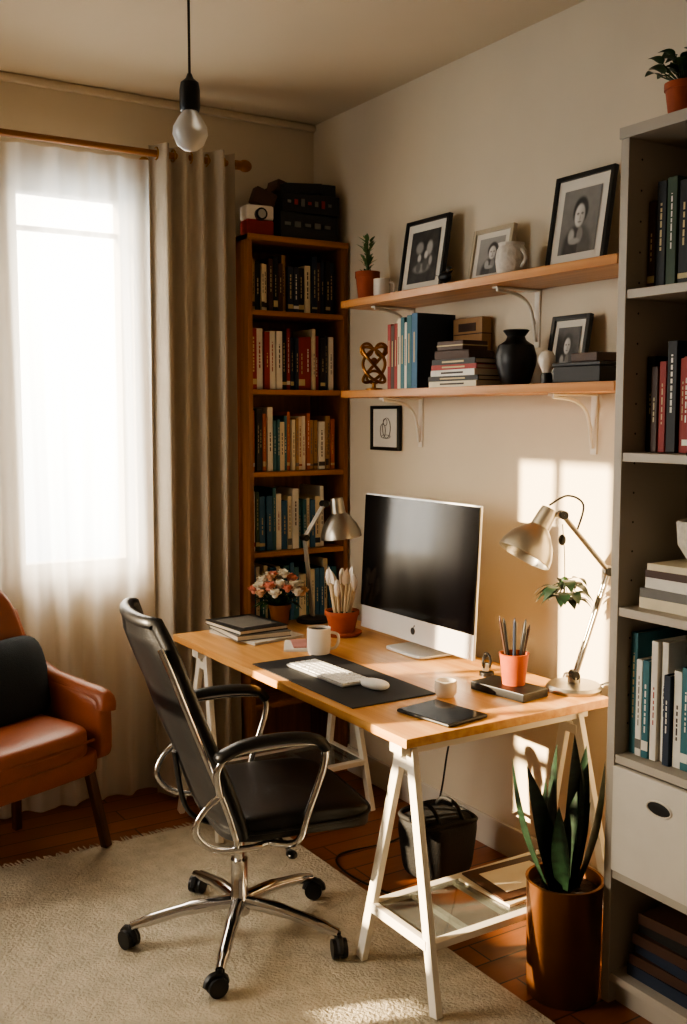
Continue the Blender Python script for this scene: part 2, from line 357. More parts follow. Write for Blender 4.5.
def frame(name,yc,zb,w,h,fm,kind,wall=False,x=-.09,tilt=9,bw=.016,k=.74):
    b=B(name)
    Mx=Tr(-.012,yc,zb)@Rz(90) if wall else Tr(x,yc,zb)@Matrix.Rotation(D(tilt),4,'Y')@Rz(90)
    b.M=Mx; t=.018
    b.b2((-w/2,-t/2,0),(-w/2+bw,t/2,h),fm,.002); b.b2((w/2-bw,-t/2,0),(w/2,t/2,h),fm,.002)
    b.b2((-w/2+bw,-t/2,0),(w/2-bw,t/2,bw),fm,.002); b.b2((-w/2+bw,-t/2,h-bw),(w/2-bw,t/2,h),fm,.002)
    b.b2((-w/2+bw*.8,-t/2+.002,bw*.8),(w/2-bw*.8,.001,h-bw*.8),MATB)
    pw,ph=(w-2*bw)*k,(h-2*bw)*(k+.02); zc=h/2
    if kind==0:
        pw*=.7
        for cx,cz,rx,rz in [(-.1,0,.3,.35),(.18,-.1,.2,.25),(0,.2,.15,.12),(-.05,-.3,.35,.06)]:
            P=[(cx*pw+rx*pw*math.cos(2*math.pi*i/18),.003,zc+cz*ph+rz*ph*math.sin(2*math.pi*i/18)) for i in range(18)]; b.tube(P,.0012,PH2,4,True)
    o=b.done(origin=False)
    if kind:
        nu,nv=44,54; vs=[];cs=[];fs=[]
        for i in range(nu+1):
            for j in range(nv+1):
                u,v=i/nu*2-1,j/nv*2-1
                vs.append(Mx@Vector((u*pw/2,.003,zc+v*ph/2))); g=portrait(-u,v,kind); cs.append((g,g*.97,g*.92,1))
        for i in range(nu):
            for j in range(nv):
                a=i*(nv+1)+j; fs.append((a,a+nv+1,a+nv+2,a+1))
        me=bpy.data.meshes.new('photo'); me.from_pydata(vs,[],fs); ca=me.color_attributes.new('Col','FLOAT_COLOR','POINT')
        for i,cc in enumerate(cs): ca.data[i].color=cc
        me.materials.append(pm); p=bpy.data.objects.new('photo',me); bpy.context.collection.objects.link(p); p.parent=o
    return o
frame('picture_frame',-.975,ZU+.001,.28,.30,FRB,4,tilt=9,x=-.10)
frame('picture_frame',-1.37,ZU+.001,.22,.205,FRL,2,tilt=10,x=-.09)
frame('picture_frame',-1.81,ZU+.001,.26,.315,FRB,3,tilt=9,x=-.10,k=.72)
frame('picture_frame',-1.755,ZL+.001,.175,.23,FRB,1,tilt=10,x=-.085)
frame('wall_picture',-.62,1.50,.215,.19,FRB,0,True,bw=.014)

def pot(b,c,r,h,m,rim=True,taper=.72):
    pr=[(0,0),(r*taper,0),(r*.93,h*.8)]
    if rim: pr+=[(r*.93,h*.8),(r,h*.8),(r,h),(r*.9,h),(r*.88,h*.85),(0,h*.85)]
    else: pr+=[(r,h),(r*.92,h),(r*.88,h*.88),(0,h*.88)]
    b.lathe(pr,m,c)
    b.lathe([(r*.88,h*.87),(0,h*.88)],SOIL,c)
b=B('potted_succulent'); py=-.64; pot(b,(-.12,py,ZU),.052,.125,TERRA)
for k in range(44):
    a=R.uniform(0,6.28); l=R.uniform(.02,.05); s=R.uniform(.002,.02); hz=R.uniform(.0,.15)
    p=Vector((-.12+s*math.cos(a),py+s*math.sin(a),ZU+.11+hz))
    b.leaf(p,p+Vector((math.cos(a)*l*.8,math.sin(a)*l*.8,l*.6)),.016,LGREEN,.1)
for dx,dy,hh in ((0,0,.27),(.015,.01,.22),(-.012,-.012,.2)): b.cyl((-.12,py,ZU+.1),(-.12+dx,py+dy,ZU+hh),.004,LGREEN)
b.done(60)
def mug(name,c,r,h,m,handle=90):
    b=B(name); b.M=Tr(*c)@Rz(handle)
    b.lathe([(0,0),(r*.86,0),(r*.95,h*.08),(r,h*.3),(r,h),(r*.92,h),(r*.9,h*.15),(0,h*.1)],m)
    b.tube(spline([(r*.95,0,h*.82),(r*1.55,0,h*.75),(r*1.65,0,h*.5),(r*1.4,0,h*.27),(r*.93,0,h*.2)],6),r*.13,m,8)
    return b
b=mug('ceramic_cup',(-.12,-.745,ZU),.034,.085,CER,-60); b.done()
b=B('bird_figurine'); b.M=Tr(-.13,-1.175,ZU)
b.lathe([(0,0),(.022,0),(.02,.008),(.005,.012),(.005,.03)],BLACK); b.ball((0,0,.045),.025,BLACK,(.8,1.3,.8)); b.ball((0,-.027,.068),.013,BLACK); b.leaf((0,.02,.045),(0,.065,.06),.02,BLACK,0); b.cyl((0,-.037,.068),(0,-.052,.066),.004,BRASS,.0005); b.done()
b=B('white_vase'); b.M=Tr(-.14,-1.555,ZU); b.lathe([(0,0),(.036,0),(.05,.02),(.054,.055),(.05,.09),(.042,.105),(.045,.115),(.04,.115),(.036,.1),(0,.09)],CERR)
b.tube(spline([(.0,-.05,.03),(0,-.072,.06),(0,-.05,.09)],6),.006,CERR,6)
b.done()

# lower shelf
b=B('brass_sculpture'); b.M=Tr(-.15,-.735,ZL)@Rz(58)
b.lathe([(0,0),(.035,0),(.035,.008),(.008,.012),(.008,.03),(0,.03)],BRONZE)
loop=[]
for i in range(80):
    t=i*2*math.pi/80; loop.append((.012*math.sin(5*t),.045*math.sin(3*t),.105+.072*math.cos(2*t+.5)))
b.tube(loop,.0065,BRONZE,8,True)
for cy,cz,ry,rz in [(.03,.165,.024,.026),(-.03,.165,.024,.026),(0,.055,.03,.025)]:
    b.tube([(.006,cy+ry*math.cos(t),cz+rz*math.sin(t)) for t in [i*math.pi/10 for i in range(20)]],.0055,BRONZE,8,True)
b.ball((0,.0,.12),.014,BRONZE)
b.done()
b=B('shelf_books')
y=-.925
for w,h,c,d in [(.022,.25,'red',.16),(.022,.245,'brown',.16),(.02,.25,'red',.16),(.02,.265,'cream',.16),(.024,.27,'teal',.16),(.014,.25,'white',.16),(.03,.275,'teal',.17),(.036,.28,'blue',.18)]:
    m=BOOKC[c]; xf=-.215; z=ZL
    b.b2((xf,y-w,z),(xf+.005,y,z+h),m,.002); b.b2((xf+.003,y-w,z),(xf+d,y-w+.002,z+h),BOOKC['navy'] if c=='blue' else m); b.b2((xf+.003,y-.002,z),(xf+d,y,z+h),m); b.b2((xf+.004,y-w+.002,z+.004),(xf+d-.004,y-.002,z+h-.004),PAPER)
    b.b2((xf-.0008,y-w*.6,z+h*.35),(xf+.002,y-w*.4,z+h*.75),LAB if c not in('cream','white') else LABD); y-=w+.001
b.done()
b=B('kraft_box'); b.box((-.035,-1.22,ZL+.13),(.045,.17,.26),BOOKC['tan'],None,.003); b.box((-.035,-1.22,ZL+.20),(.047,.172,.004),BOOKC['brown']); b.box((-.0585,-1.22,ZL+.225),(.002,.1,.03),BOOKC['brown']); b.done()
b=B('stacked_books')
z=ZL
for w,d,h,c,a in [(.27,.17,.02,'cream',0),(.27,.17,.018,'black',2),(.26,.165,.022,'white',-2),(.24,.165,.018,'red',3),(.25,.16,.02,'black',-1)]:
    for mm,sc,hh,zz in [(BOOKC[c],1,.003,0),(BOOKC[c],1,.003,h-.003),(PAPER,.96,h-.005,.0025)]:
        b.box((-.155,-1.365,z+zz+hh/2),(d*sc,w*sc,hh),mm,(0,0,a))
    b.box((-.155-d/2*math.cos(D(a)),-1.365-d/2*math.sin(D(a)),z+h/2),(.004,w,h),BOOKC[c],(0,0,a)); b.box((-.1572-d/2*math.cos(D(a)),-1.365-d/2*math.sin(D(a)),z+h/2),(.002,w*.5,h*.3),LAB if c in('black','red') else LABD,(0,0,a))
    z+=h
b.box((-.16,-1.33,z+.016),(.13,.17,.032),BOOKC['brown'],(0,0,8),.004); b.box((-.16,-1.32,z+.049),(.12,.14,.034),BOOKC['brown'],(0,0,3),.004); b.box((-.16,-1.32,z+.049),(.122,.142,.004),LAB,(0,0,3))
b.done()
b=B('black_vase'); b.M=Tr(-.14,-1.585,ZL); b.lathe([(0,0),(.04,0),(.05,.01),(.068,.07),(.07,.10),(.06,.135),(.035,.152),(.03,.165),(.045,.185),(.04,.188),(.025,.165),(0,.15)],BLACK); b.done()
b=B('black_box'); b.box((-.155,-1.95,ZL+.025),(.14,.19,.05),BOOKC['black'],(0,0,3),.004); b.box((-.155,-1.95,ZL+.056),(.143,.193,.012),BLACK,(0,0,3),.003); b.box((-.155,-1.97,ZL+.077),(.10,.12,.028),BOOKC['brown'],(0,0,-5),.004); b.done()
b=B('glass_bulb_ornament'); b.M=Tr(-.19,-1.79,ZL); b.lathe([(0,0),(.018,0),(.018,.03),(.015,.035)],BLACK); b.lathe([(.014,.035),(.02,.05),(.028,.07),(.028,.085),(.018,.102),(0,.108)],CER); b.done()

# ---------------- right bookcase
b=B('white_bookcase'); X0,X1,Y1,Y0=-.42,-.016,-2.30,-3.235
ZB=2.40
b.b2((X0,Y1-.028,0),(X1,Y1,ZB),GREYW,.002); b.b2((X0,Y0,0),(X1,Y0+.028,ZB),GREYW,.002); b.b2((X0-.004,Y0-.004,ZB-.03),(X1,Y1+.004,ZB),GREYW,.002)
b.b2((X1-.012,Y0+.02,.02),(X1,Y1-.02,ZB-.02),GREYW)
RS=[.09,.39,.72,1.13,1.55,1.98]
for z in RS: b.b2((X0+.004,Y0+.027,z-.024),(X1-.01,Y1-.027,z),GREYW,.002)
b.b2((X0+.03,Y0+.03,0),(X0+.045,Y1-.03,.07),GREYW)
for (ya,yb) in [(Y1-.032,Y1-.45),(Y1-.455,Y0+.032)]:
    b.b2((X0-.008,yb,.395),(X0+.012,ya,.692),TRIM,.003)
    yc=(ya+yb)/2 if yb<-2.9 else -2.495
    b.ball((X0-.008,yc,.62),.018,BLACK,(.1,2.2,1)); b.tube([(X0-.009,yc+.041*math.cos(t),.62+.02*math.sin(t)) for t in [i*math.pi/12 for i in range(24)]],.003,TRIM,6,True)
for k in range(20):
    b.cyl((X0+.05,Y1-.0275,.80+k*.08),(X0+.05,Y1-.0285,.80+k*.08),.003,BLACK,seg=8)
b.done()
b=B('white_bookcase_books')
book_row(b,Y1-.032,Y0+.1,X0+.07,1.981,.22,.30,['black','brown','black','green'],'y',.22,wmin=.02,wmax=.035)
book_row(b,Y1-.032,Y0+.1,X0+.07,1.551,.22,.30,['red','black','brown','red'],'y',.22,wmin=.02,wmax=.04)
book_row(b,Y1-.035,Y0+.1,X0+.04,.721,.24,.34,['blue','white','navy','cream','teal','white','brown'],'y',.22,wmin=.016,wmax=.03)
def hstack(b,xc,yc,z,specs):
    for w,d,h,c,a in specs:
        for mm,sc,hh,zz in [(BOOKC[c],1,.003,0),(BOOKC[c],1,.003,h-.003),(PAPER,.96,h-.006,.003)]:
            b.box((xc,yc,z+zz+hh/2),(d*sc,w*sc,hh),mm,(0,0,a))
        b.box((xc-d/2,yc,z+h/2),(.004,w,h),BOOKC[c],(0,0,a)); z+=h
hstack(b,-.27,-2.50,1.131,[(.28,.2,.03,'cream',0),(.27,.2,.025,'grey',2),(.26,.19,.03,'white',-2),(.25,.19,.02,'brown',1),(.24,.18,.018,'cream',3)])
hstack(b,-.26,-2.51,.091,[(.30,.24,.035,'navy',0),(.29,.23,.03,'brown',2),(.28,.22,.03,'navy',-3),(.28,.22,.03,'brown',2),(.27,.2,.03,'black',-2),(.25,.2,.03,'brown',4)])
b.done()
b=B('ceramic_bowl'); b.lathe([(0,0),(.05,0),(.06,.01),(.085,.05),(.09,.11),(.085,.115),(.08,.11),(.07,.04),(0,.02)],CERR,(-.26,-2.50,1.256)); b.done()
b=B('potted_houseplant'); pc=(-.36,-2.445); pot(b,(*pc,ZB),.045,.085,TERRA)
for k in range(40):
    a=R.uniform(0,6.28); l=R.uniform(.03,.10); e=R.uniform(.4,1.4)
    p=Vector((*pc,ZB+.08)); q=p+Vector((math.cos(a)*math.cos(e)*l,math.sin(a)*math.cos(e)*l,math.sin(e)*l))
    b.tube([p,q],.0018,GREEN,5); b.leaf(q,q+Vector((math.cos(a)*.045,math.sin(a)*.045,.012)),.034,GREEN,.3)
b.done(60)

# ---------------- desk
DX0,DX1,DY0,DY1,DZ=-.92,-.13,-2.045,-.43,.77
b=B('trestle_desk'); b.b2((DX0,DY0,DZ-.028),(DX1,DY1,DZ),DESKW,.004)
def beam(b,p,q,w,d,m):
    p=Vector(p);q=Vector(q); t=(q-p); L=t.length; t.normalize(); x=Vector((1,0,0)); 
    if abs(t.x)>.9: x=Vector((0,1,0))
    y=t.cross(x).normalized(); x=y.cross(t); Mx=Matrix((x,y,t)).transposed().to_4x4(); b.box((p+q)/2,(w,d,L),m,Mx,.003)
def trestle(b,yc):
    zt=DZ-.03
    for x in (-.86,-.22):
        for s in (-1,1): beam(b,(x,yc+s*.022,zt-.02),(x+(-.03 if x<-.5 else .03),yc+s*.185,.018 if x<-.5 else 0),.022,.034,WHITE)
        beam(b,(x,yc-.03,zt-.07),(x,yc+.03,zt-.07),.024,.03,WHITE)
    b.b2((-.90,yc-.03,zt-.035),(-.18,yc+.03,zt+.002),WHITE,.003)
    for s in (-1,1):
        y=yc+s*.142; beam(b,(-.89,y,.20),(-.19,y,.20),.03,.022,WHITE)
    for x in (-.885,-.195): beam(b,(x,yc-.14,.20),(x,yc+.14,.20),.022,.03,WHITE)
    for k in range(4): b.b2((-.75+k*.16,yc-.14,.19),(-.73+k*.16,yc+.14,.205),WHITE)
    b.b2((-.87,yc-.135,.206),(-.21,yc+.135,.210),GLASS)
trestle(b,-1.965); trestle(b,-.60)
b.done()
b=B('magazine_pile'); b.box((-.42,-1.95,.2145),(.30,.22,.008),PAPER,(0,0,4)); b.box((-.42,-1.95,.222),(.28,.21,.006),BOOKC['brown'],(0,0,-3),.001); b.box((-.42,-1.95,.2255),(.2,.14,.001),PAPER,(0,0,-3)); b.done()

# monitor
b=B('desktop_monitor'); b.M=Tr(-.30,-1.215,DZ)@Matrix.Rotation(D(3),4,'Y')
W=.705
b.box((.006,0,.04+.267),(.012,W,.534),ALU,None,.004)
b.box((-.0015,0,.13+.219),(.006,W-.004,.438),SCREEN)
b.cushion((.034,0,.31),(.045,W*.8,.42),ALU,e=.6)
b.ball((-.0005,0,.082),.014,BLACK,(.06,1,1)); b.ball((-.0005,-.007,.101),.006,BLACK,(.08,.5,1),rot=(30,0,0))
b.M=Tr(-.30,-1.215,DZ)
b.tube(spline([(.055,0,.26),(.09,0,.17),(.115,0,.08),(.118,0,.03),(.11,0,.022)],8),.09,ALU,12,flat=.09)
b.cushion((.075,0,.0065),(.25,.24,.012),ALU,e=.25)
b.cyl((.115,0,.012),(.115,0,.035),.012,ALU)
b.done(40)
b=B('desk_mat'); b.b2((-.885,-1.72,DZ+.0005),(-.57,-1.06,DZ+.004),MATBLK,.0015); b.done()
zm=DZ+.0045
b=B('keyboard'); b.M=Tr(-.735,-1.335,zm)@Rz(2)
b.box((0,0,.005),(.125,.35,.010),KEYB,(0,0,0),.004)
for r in range(5):
    n=14 if r<4 else 8
    for k in range(n):
        w=.34/n; b.box((.045-r*.0225,.17-w*(k+.5),.0115),(.018,w-.005,.004),KEYS,None,.0012)
b.done()
b=B('mouse'); b.cushion((-.70,-1.565,zm+.012),(.062,.105,.03),KEYS,(0,0,12),e=.75); b.done()
b=mug('coffee_mug',(-.60,-1.045,DZ),.044,.10,CER,-35); b.lathe([(.039,.09),(0,.09)],SOIL); b.done()
b=B('small_cup'); b.M=Tr(-.56,-1.755,DZ); b.lathe([(0,0),(.026,0),(.034,.012),(.036,.03),(.034,.052),(.030,.052),(.031,.03),(.025,.012),(0,.01)],CER); b.done()
b=B('tablet'); b.box((-.695,-1.91,DZ+.006),(.165,.215,.010),BLACK,(0,0,8),.004); b.box((-.695,-1.91,DZ+.0113),(.155,.205,.001),SCREEN,(0,0,8)); b.done()
b=B('black_case'); b.box((-.365,-1.83,DZ+.014),(.12,.22,.028),BLACK,(0,0,8),.004); b.done()
b=B('pencil_cup'); c=(-.35,-1.835,DZ+.0285)
b.lathe([(0,0),(.036,0),(.046,.095),(.049,.10),(.042,.10),(.034,.006),(0,.006)],TERRA,c)
for k in range(8):
    a=k*.8; p=Vector(c)+Vector((.012*math.cos(a),.012*math.sin(a),.01)); q=Vector(c)+Vector((.045*math.cos(a),.045*math.sin(a),R.uniform(.16,.215))); m=[BLACK,BOOKC['navy'],BLACK,BOOKC['brown']][k%4]
    b.cyl(p,q,.005,m,seg=8); b.cyl(q,q+(q-p).normalized()*.015,.005,m,.0005,8)
b.done()
b=B('desk_ornament'); b.M=Tr(-.28,-1.62,DZ); b.lathe([(0,0),(.025,0),(.025,.012),(0,.014)],BLACK)
b.tube([(0,.02*math.cos(t),.05+.026*math.sin(t)) for t in [i*math.pi/8 for i in range(16)]],.004,BLACK,6,True); b.tube([(.018*math.cos(t),0,.045+.022*math.sin(t)) for t in [i*math.pi/8 for i in range(16)]],.004,BLACK,6,True); b.box((0,0,.03),(.025,.025,.03),STEEL,(0,0,30),.003); b.done()
b=B('notebook_stack')
z=DZ
for (cx,cy,d,w,h,c,a) in [(-.64,-.62,.24,.32,.010,'white',8),(-.66,-.60,.23,.30,.022,'grey',-4),(-.67,-.59,.22,.28,.018,'black',4)]:
    for mm,sc,hh,zz in [(BOOKC[c],1,.003,0),(BOOKC[c],1,.003,h-.003),(PAPER,.97,h-.006,.003)]: b.box((cx,cy,z+zz+hh/2),(d*sc,w*sc,hh),mm,(0,0,a))
    z+=h
b.box((-.67,-.59,z+.001),(.16,.2,.002),BOOKC['grey'],(0,0,8))
b.done()
b=B('pink_notebook'); b.box((-.60,-.905,DZ+.005),(.12,.17,.010),BOOKC['white'],(0,0,-30),.002); b.box((-.59,-.91,DZ+.013),(.085,.13,.006),mat('pink_cover','#c98f84',.6),(0,0,-24),.002); b.done()
b=B('flower_pot'); c=(-.455,-.48,DZ); pot(b,c,.048,.085,mat('amber_pot','#9a5a22',.35))
for k in range(26):
    a=k*2.4; rr=.115*math.sqrt((k+.5)/26); h=.125+.11*(1-rr/.12)+R.uniform(-.012,.015)
    q=Vector(c)+Vector((rr*math.cos(a),rr*math.sin(a),h)); b.tube([Vector(c)+Vector((0,0,.07)),q],.0018,GREEN,5)
    m=[CREAM,PINK,CREAM,CREAM,PEACH,PINK,CREAM][k%7]; s=R.uniform(.026,.038)
    b.ball(q,s*.45,m,seg=8)
    for ring,(np_,ln,el) in enumerate([(6,s,.3),(5,s*.85,.8),(4,s*.6,1.2)]):
        for j in range(np_):
            t=j*2*math.pi/np_+ring*.5; dq=Vector((math.cos(t)*math.cos(el),math.sin(t)*math.cos(el),math.sin(el)))*ln
            b.leaf(q,q+dq,s*1.1,m,-.3,n=4,fold=.4,wp=.6)
for k in range(30):
    a=R.uniform(0,6.28); p=Vector(c)+Vector((.02*math.cos(a),.02*math.sin(a),.085)); q=p+Vector((math.cos(a)*.11,math.sin(a)*.11,R.uniform(-.01,.07))); b.leaf(p,q,.028,GREEN,.3)
b.done(60)
b=B('utensil_pot'); c=(-.345,-.80,DZ)
b.lathe([(0,0),(.072,0),(.08,.008),(.08,.014),(.06,.014),(0,.014)],TERRA,c)
pot(b,(c[0],c[1],DZ+.014),.070,.085,TERRA)
for k in range(9):
    a=k*.7+.3; p=Vector(c)+Vector((.02*math.cos(a),.02*math.sin(a),.03)); l=R.uniform(.17,.215); q=Vector(c)+Vector((.05*math.cos(a),.05*math.sin(a),l)); b.cyl(p,q,.006,WOODL,seg=8)
    dr=(q-p).normalized(); 
    if k%2: b.ball(q+dr*.025,.02,CER,(.7,.7,1.8),10)
    else: b.leaf(q-dr*.01,q+dr*.07,.036,CER,.05,fold=.3)
b.done(50)

# lamps
def shade(b,c,axis,r,L,m,inner):
    q=Vector(axis).normalized().to_track_quat('Z','Y').to_matrix().to_4x4()
    b.lathe([(0,-.02),(r*.30,-.02),(r*.33,0),(r*.36,L*.30),(r*.55,L*.42),(r*.82,L*.62),(r*.97,L*.85),(r,L),(r*.98,L+.002),(r*.95,L*.85),(r*.8,L*.64),(r*.5,L*.46),(0,L*.4)],m,c,32,q)
    b.ball(Vector(c)+Vector(axis).normalized()*L*.72,r*.33,inner,seg=12)
b=B('desk_lamp'); J0=Vector((-.31,-.51,DZ)); J1=Vector((-.335,-.485,1.13)); J2=Vector((-.265,-.53,1.275)); Hc=Vector((-.22,-.56,1.28))
b.lathe([(0,0),(.07,0),(.073,.008),(.065,.018),(.015,.024),(0,.024)],BLACK,J0)
for s in (-.008,.008): b.cyl(J0+Vector((0,s,.02)),J1+Vector((0,s,0)),.006,STEEL); b.cyl(J1+Vector((0,s,0)),J2+Vector((0,s,0)),.006,STEEL)
b.cyl(J1+Vector((0,-.018,0)),J1+Vector((0,.018,0)),.014,BLACK); b.cyl(J2+Vector((0,-.018,0)),J2+Vector((0,.018,0)),.014,BLACK)
b.cyl(J2,Hc,.008,STEEL); shade(b,Hc+Vector((0,0,.0)),(.10,-.08,-1),.088,.15,STEEL,CER); b.done()
b=B('desk_lamp'); J0=Vector((-.165,-1.915,DZ)); J1=Vector((-.075,-1.965,1.155)); J2=Vector((-.20,-1.885,1.335)); 
b.lathe([(0,0),(.088,0),(.09,.01),(.083,.02),(.02,.026),(.02,.045),(0,.045)],STEEL,J0)
S=Vector((.45,.89,0))*.011
for s in (-1,1): b.cyl(J0+S*s+Vector((0,0,.04)),J1+S*s,.006,STEEL); b.cyl(J1+S*s,J2+S*s,.006,STEEL)
for J in (J1,J2,J0+Vector((0,0,.05))): b.cyl(J-S*1.8,J+S*1.8,.014,BLACK)
b.ball(J1,.019,STEEL); ax=Vector((-.50,.10,-.80)); Hc=J2+Vector((-.045,.025,.0)); b.cyl(J2,Hc,.009,STEEL); shade(b,Hc,ax,.088,.15,STEEL,CER)
b.tube(spline([Hc+Vector((.01,0,.03)),J2+Vector((.02,0,.06)),J2+Vector((.06,-.03,.03)),J2+Vector((.04,-.02,-.06))],8),.0035,BLACK,6)
b.tube(spline([J0+Vector((.06,-.04,.01)),(-.09,-2.0,.80),(-.085,-2.065,.77),(-.085,-2.07,.6),(-.06,-2.07,.25),(-.04,-2.0,.02)],8),.003,BLACK,6)
b.done()
b=B('hanging_plant'); T0=J2+Vector((-.0,.0,-.03)); T1=T0+Vector((.01,-.005,-.18)); b.tube([T0,(T0+T1)/2+Vector((.004,0,0)),T1],.0016,BLACK,5); b.ball(T0+Vector((0,0,-.05)),.012,BLACK,(1,1,1.5)); b.ball(T1,.012,GREEN)
for k in range(32):
    a=R.uniform(0,6.28); l=R.uniform(.015,.045); q=T1+Vector((math.cos(a)*l,math.sin(a)*l,R.uniform(-.06,.01))); b.tube([T1,q],.0014,DGREEN,5); b.leaf(q,q+Vector((math.cos(a)*.055,math.sin(a)*.055,-.025)),.042,DGREEN,.3)
b.done(60)

# under desk
b=B('waste_bag'); c=(-.33,-1.42); 
b.cushion((c[0],c[1],.115),(.22,.21,.23),BAG,(0,0,12),e=.35,n=48,fn=lambda x,y,z:(x*(1+.12*z/.12),y*(1+.1*z/.12),z))
b.tube(spline([(c[0]-.10,c[1]-.09,.215),(c[0]-.11,c[1]-.02,.225),(c[0]-.10,c[1]+.09,.22),(c[0],c[1]+.11,.225),(c[0]+.10,c[1]+.09,.22),(c[0]+.10,c[1]-.09,.22),(c[0],c[1]-.10,.225)],5,True),.010,BAG,8,True)
for s in (-1,1): b.tube(spline([(c[0]+s*.05,c[1]-.09,.21),(c[0]+s*.05,c[1]-.04,.265),(c[0]+s*.05,c[1]+.04,.265),(c[0]+s*.05,c[1]+.09,.21)],6),.007,BAG,8)
b.done(60)
b=B('power_cable'); b.tube(spline([(-.2,-1.3,.735),(-.16,-1.32,.55),(-.15,-1.25,.4),(-.14,-1.15,.1),(-.3,-1.1,.006),(-.55,-1.1,.006),(-.6,-1.3,.006),(-.5,-1.6,.006),(-.3,-1.68,.006),(-.05,-1.6,.006)],8),.004,BLACK,6); b.done()
b=B('snake_plant'); c=(-.485,-2.215,0)
b.lathe([(0,0),(.098,0),(.102,.005),(.108,.335),(.111,.34),(.102,.34),(.100,.30),(0,.30)],COPPER,c,40); b.lathe([(.100,.305),(0,.31)],SOIL,c)
for k,(dx,dy,h,w) in enumerate([(-.02,.01,.44,.062),(.03,-.01,.38,.062),(-.08,.035,.38,.06),(.055,.0,.42,.06),(.0,-.03,.31,.06),(-.12,.035,.41,.055),(.08,-.03,.38,.05),(.02,.0,.46,.06),(-.05,-.03,.28,.05),(.05,-.02,.26,.05),(-.04,.02,.34,.06)]):
    p=Vector(c)+Vector((dx*.35,dy*.35,.30)); q=p+Vector((dx,dy,h)); b.leaf(p,q,w,DGREEN,.06,up=(math.sin(k*1.3)-.8,math.cos(k*1.3)-.8,0),n=12,fold=.35,wp=1)
b.done(60)

# ---------------- rug
b=B('wool_rug'); rx0,rx1,ry0,ry1=-3.1,-.63,-3.5,-.56
b.sheet(70,80,lambda u,v:(rx0+(rx1-rx0)*u,ry0+(ry1-ry0)*v,.014+.003*math.sin(u*61)*math.sin(v*53)*(1 if 0<u<1 and 0<v<1 else 0)),RUG)
b.b2((rx0,ry0,.001),(rx1,ry1,.013),RUG)
x=rx0
while x<rx1:
    a=R.uniform(-.012,.012); l=R.uniform(.04,.065); b.tube([(x,ry1-.005,.011),(x+a*.5,ry1+l*.5,.008),(x+a,ry1+l,.004)],[.004,.0035,.0015],RUG,4); x+=R.uniform(.010,.016)
b.done(60)
ZR=.0175
# ---------------- office chair
b=B('office_chair'); base=Tr(-1.14,-1.46,ZR); TH=-10
b.M=base
b.lathe([(0,.075),(.032,.075),(.036,.10),(.03,.135),(.026,.14),(.026,.25),(.024,.25),(0,.25)],CHROME); b.cyl((0,0,.24),(0,0,.36),.017,CHROME)
for k in range(5):
    a=D(18+72*k); d=Vector((math.cos(a),math.sin(a),0)); sd=Vector((-d.y,d.x,0))
    b.tube(spline([d*.02+Vector((0,0,.115)),d*.15+Vector((0,0,.108)),d*.29+Vector((0,0,.082)),d*.335+Vector((0,0,.07))],5),[.021]*6+[.018]*5+[.014]*5,CHROME,10)
    e=d*.335; b.cyl(e+Vector((0,0,.04)),e+Vector((0,0,.075)),.008,BLACK)
    rd=Vector((math.cos(a+.6),math.sin(a+.6),0)); wo=e+Vector((rd.y,-rd.x,0))*.012
    for s in (-1,1):
        p=wo+rd*(.013*s)+Vector((0,0,.029)); b.cyl(p-rd*.009,p+rd*.009,.029,BLACK,seg=20)
    b.tube([wo+Vector((0,0,.03))+Vector((rd.y,-rd.x,0))*math.cos(t)*.031+Vector((0,0,1))*math.sin(t)*.031 for t in [i*math.pi/6 for i in range(7)]],.011,BLACK,6)
b.M=base@Rz(TH)
b.box((.06,0,.375),(.22,.16,.035),BLACK,None,.01); b.cyl((.08,-.1,.37),(.08,-.26,.36),.006,CHROME); b.ball((.08,-.27,.36),.016,BLACK,(1,1.6,.7))
def seatfn(x,y,z):
    k=x/.23
    return (x,y,z+.012*abs(y/.25)**2-.02*max(0,k)**3)
b.cushion((.13,0,.425),(.48,.50,.095),BLEATH,e=.38,n=36,fn=seatfn)
sp=[]
for i in range(48):
    t=i*math.pi/24+.01; sg=lambda v: math.copysign(abs(v)**.38,v); sp.append((.13+.242*sg(math.cos(t)),.252*sg(math.sin(t)),.43))
b.tube(sp,.006,BLEATH,6,True)
def bpt(s,v):
    w=.24*(1-.08*v)*(1-.22*max(0,v-.85)/.15*abs(s)**4)
    f=-.085-.05*v-.175*v**1.7-.03*math.sin(math.pi*v)+.045*(abs(s)**2)
    return Vector((f,s*w,.43+.62*v))
th=.036
for side,off in ((1,0),(-1,-th)):
    b.sheet(24,60,lambda u,v:bpt(u*2-1,v)+Vector((off+(.014*(1-abs(u*2-1)**6)*(.65+.35*abs(math.sin(v*math.pi*3))**.6)*min(1,(1-v)*12,v*12)*side),0,0)),BLEATH)
edge=[bpt(-1,i/24) for i in range(25)]+[bpt(-1+2*i/16,1) for i in range(1,17)]+[bpt(1,1-i/24) for i in range(1,25)]+[bpt(1-2*i/16,0) for i in range(1,16)]
b.tube([p+Vector((-th/2,0,0)) for p in edge],.020,BLEATH,10,True)
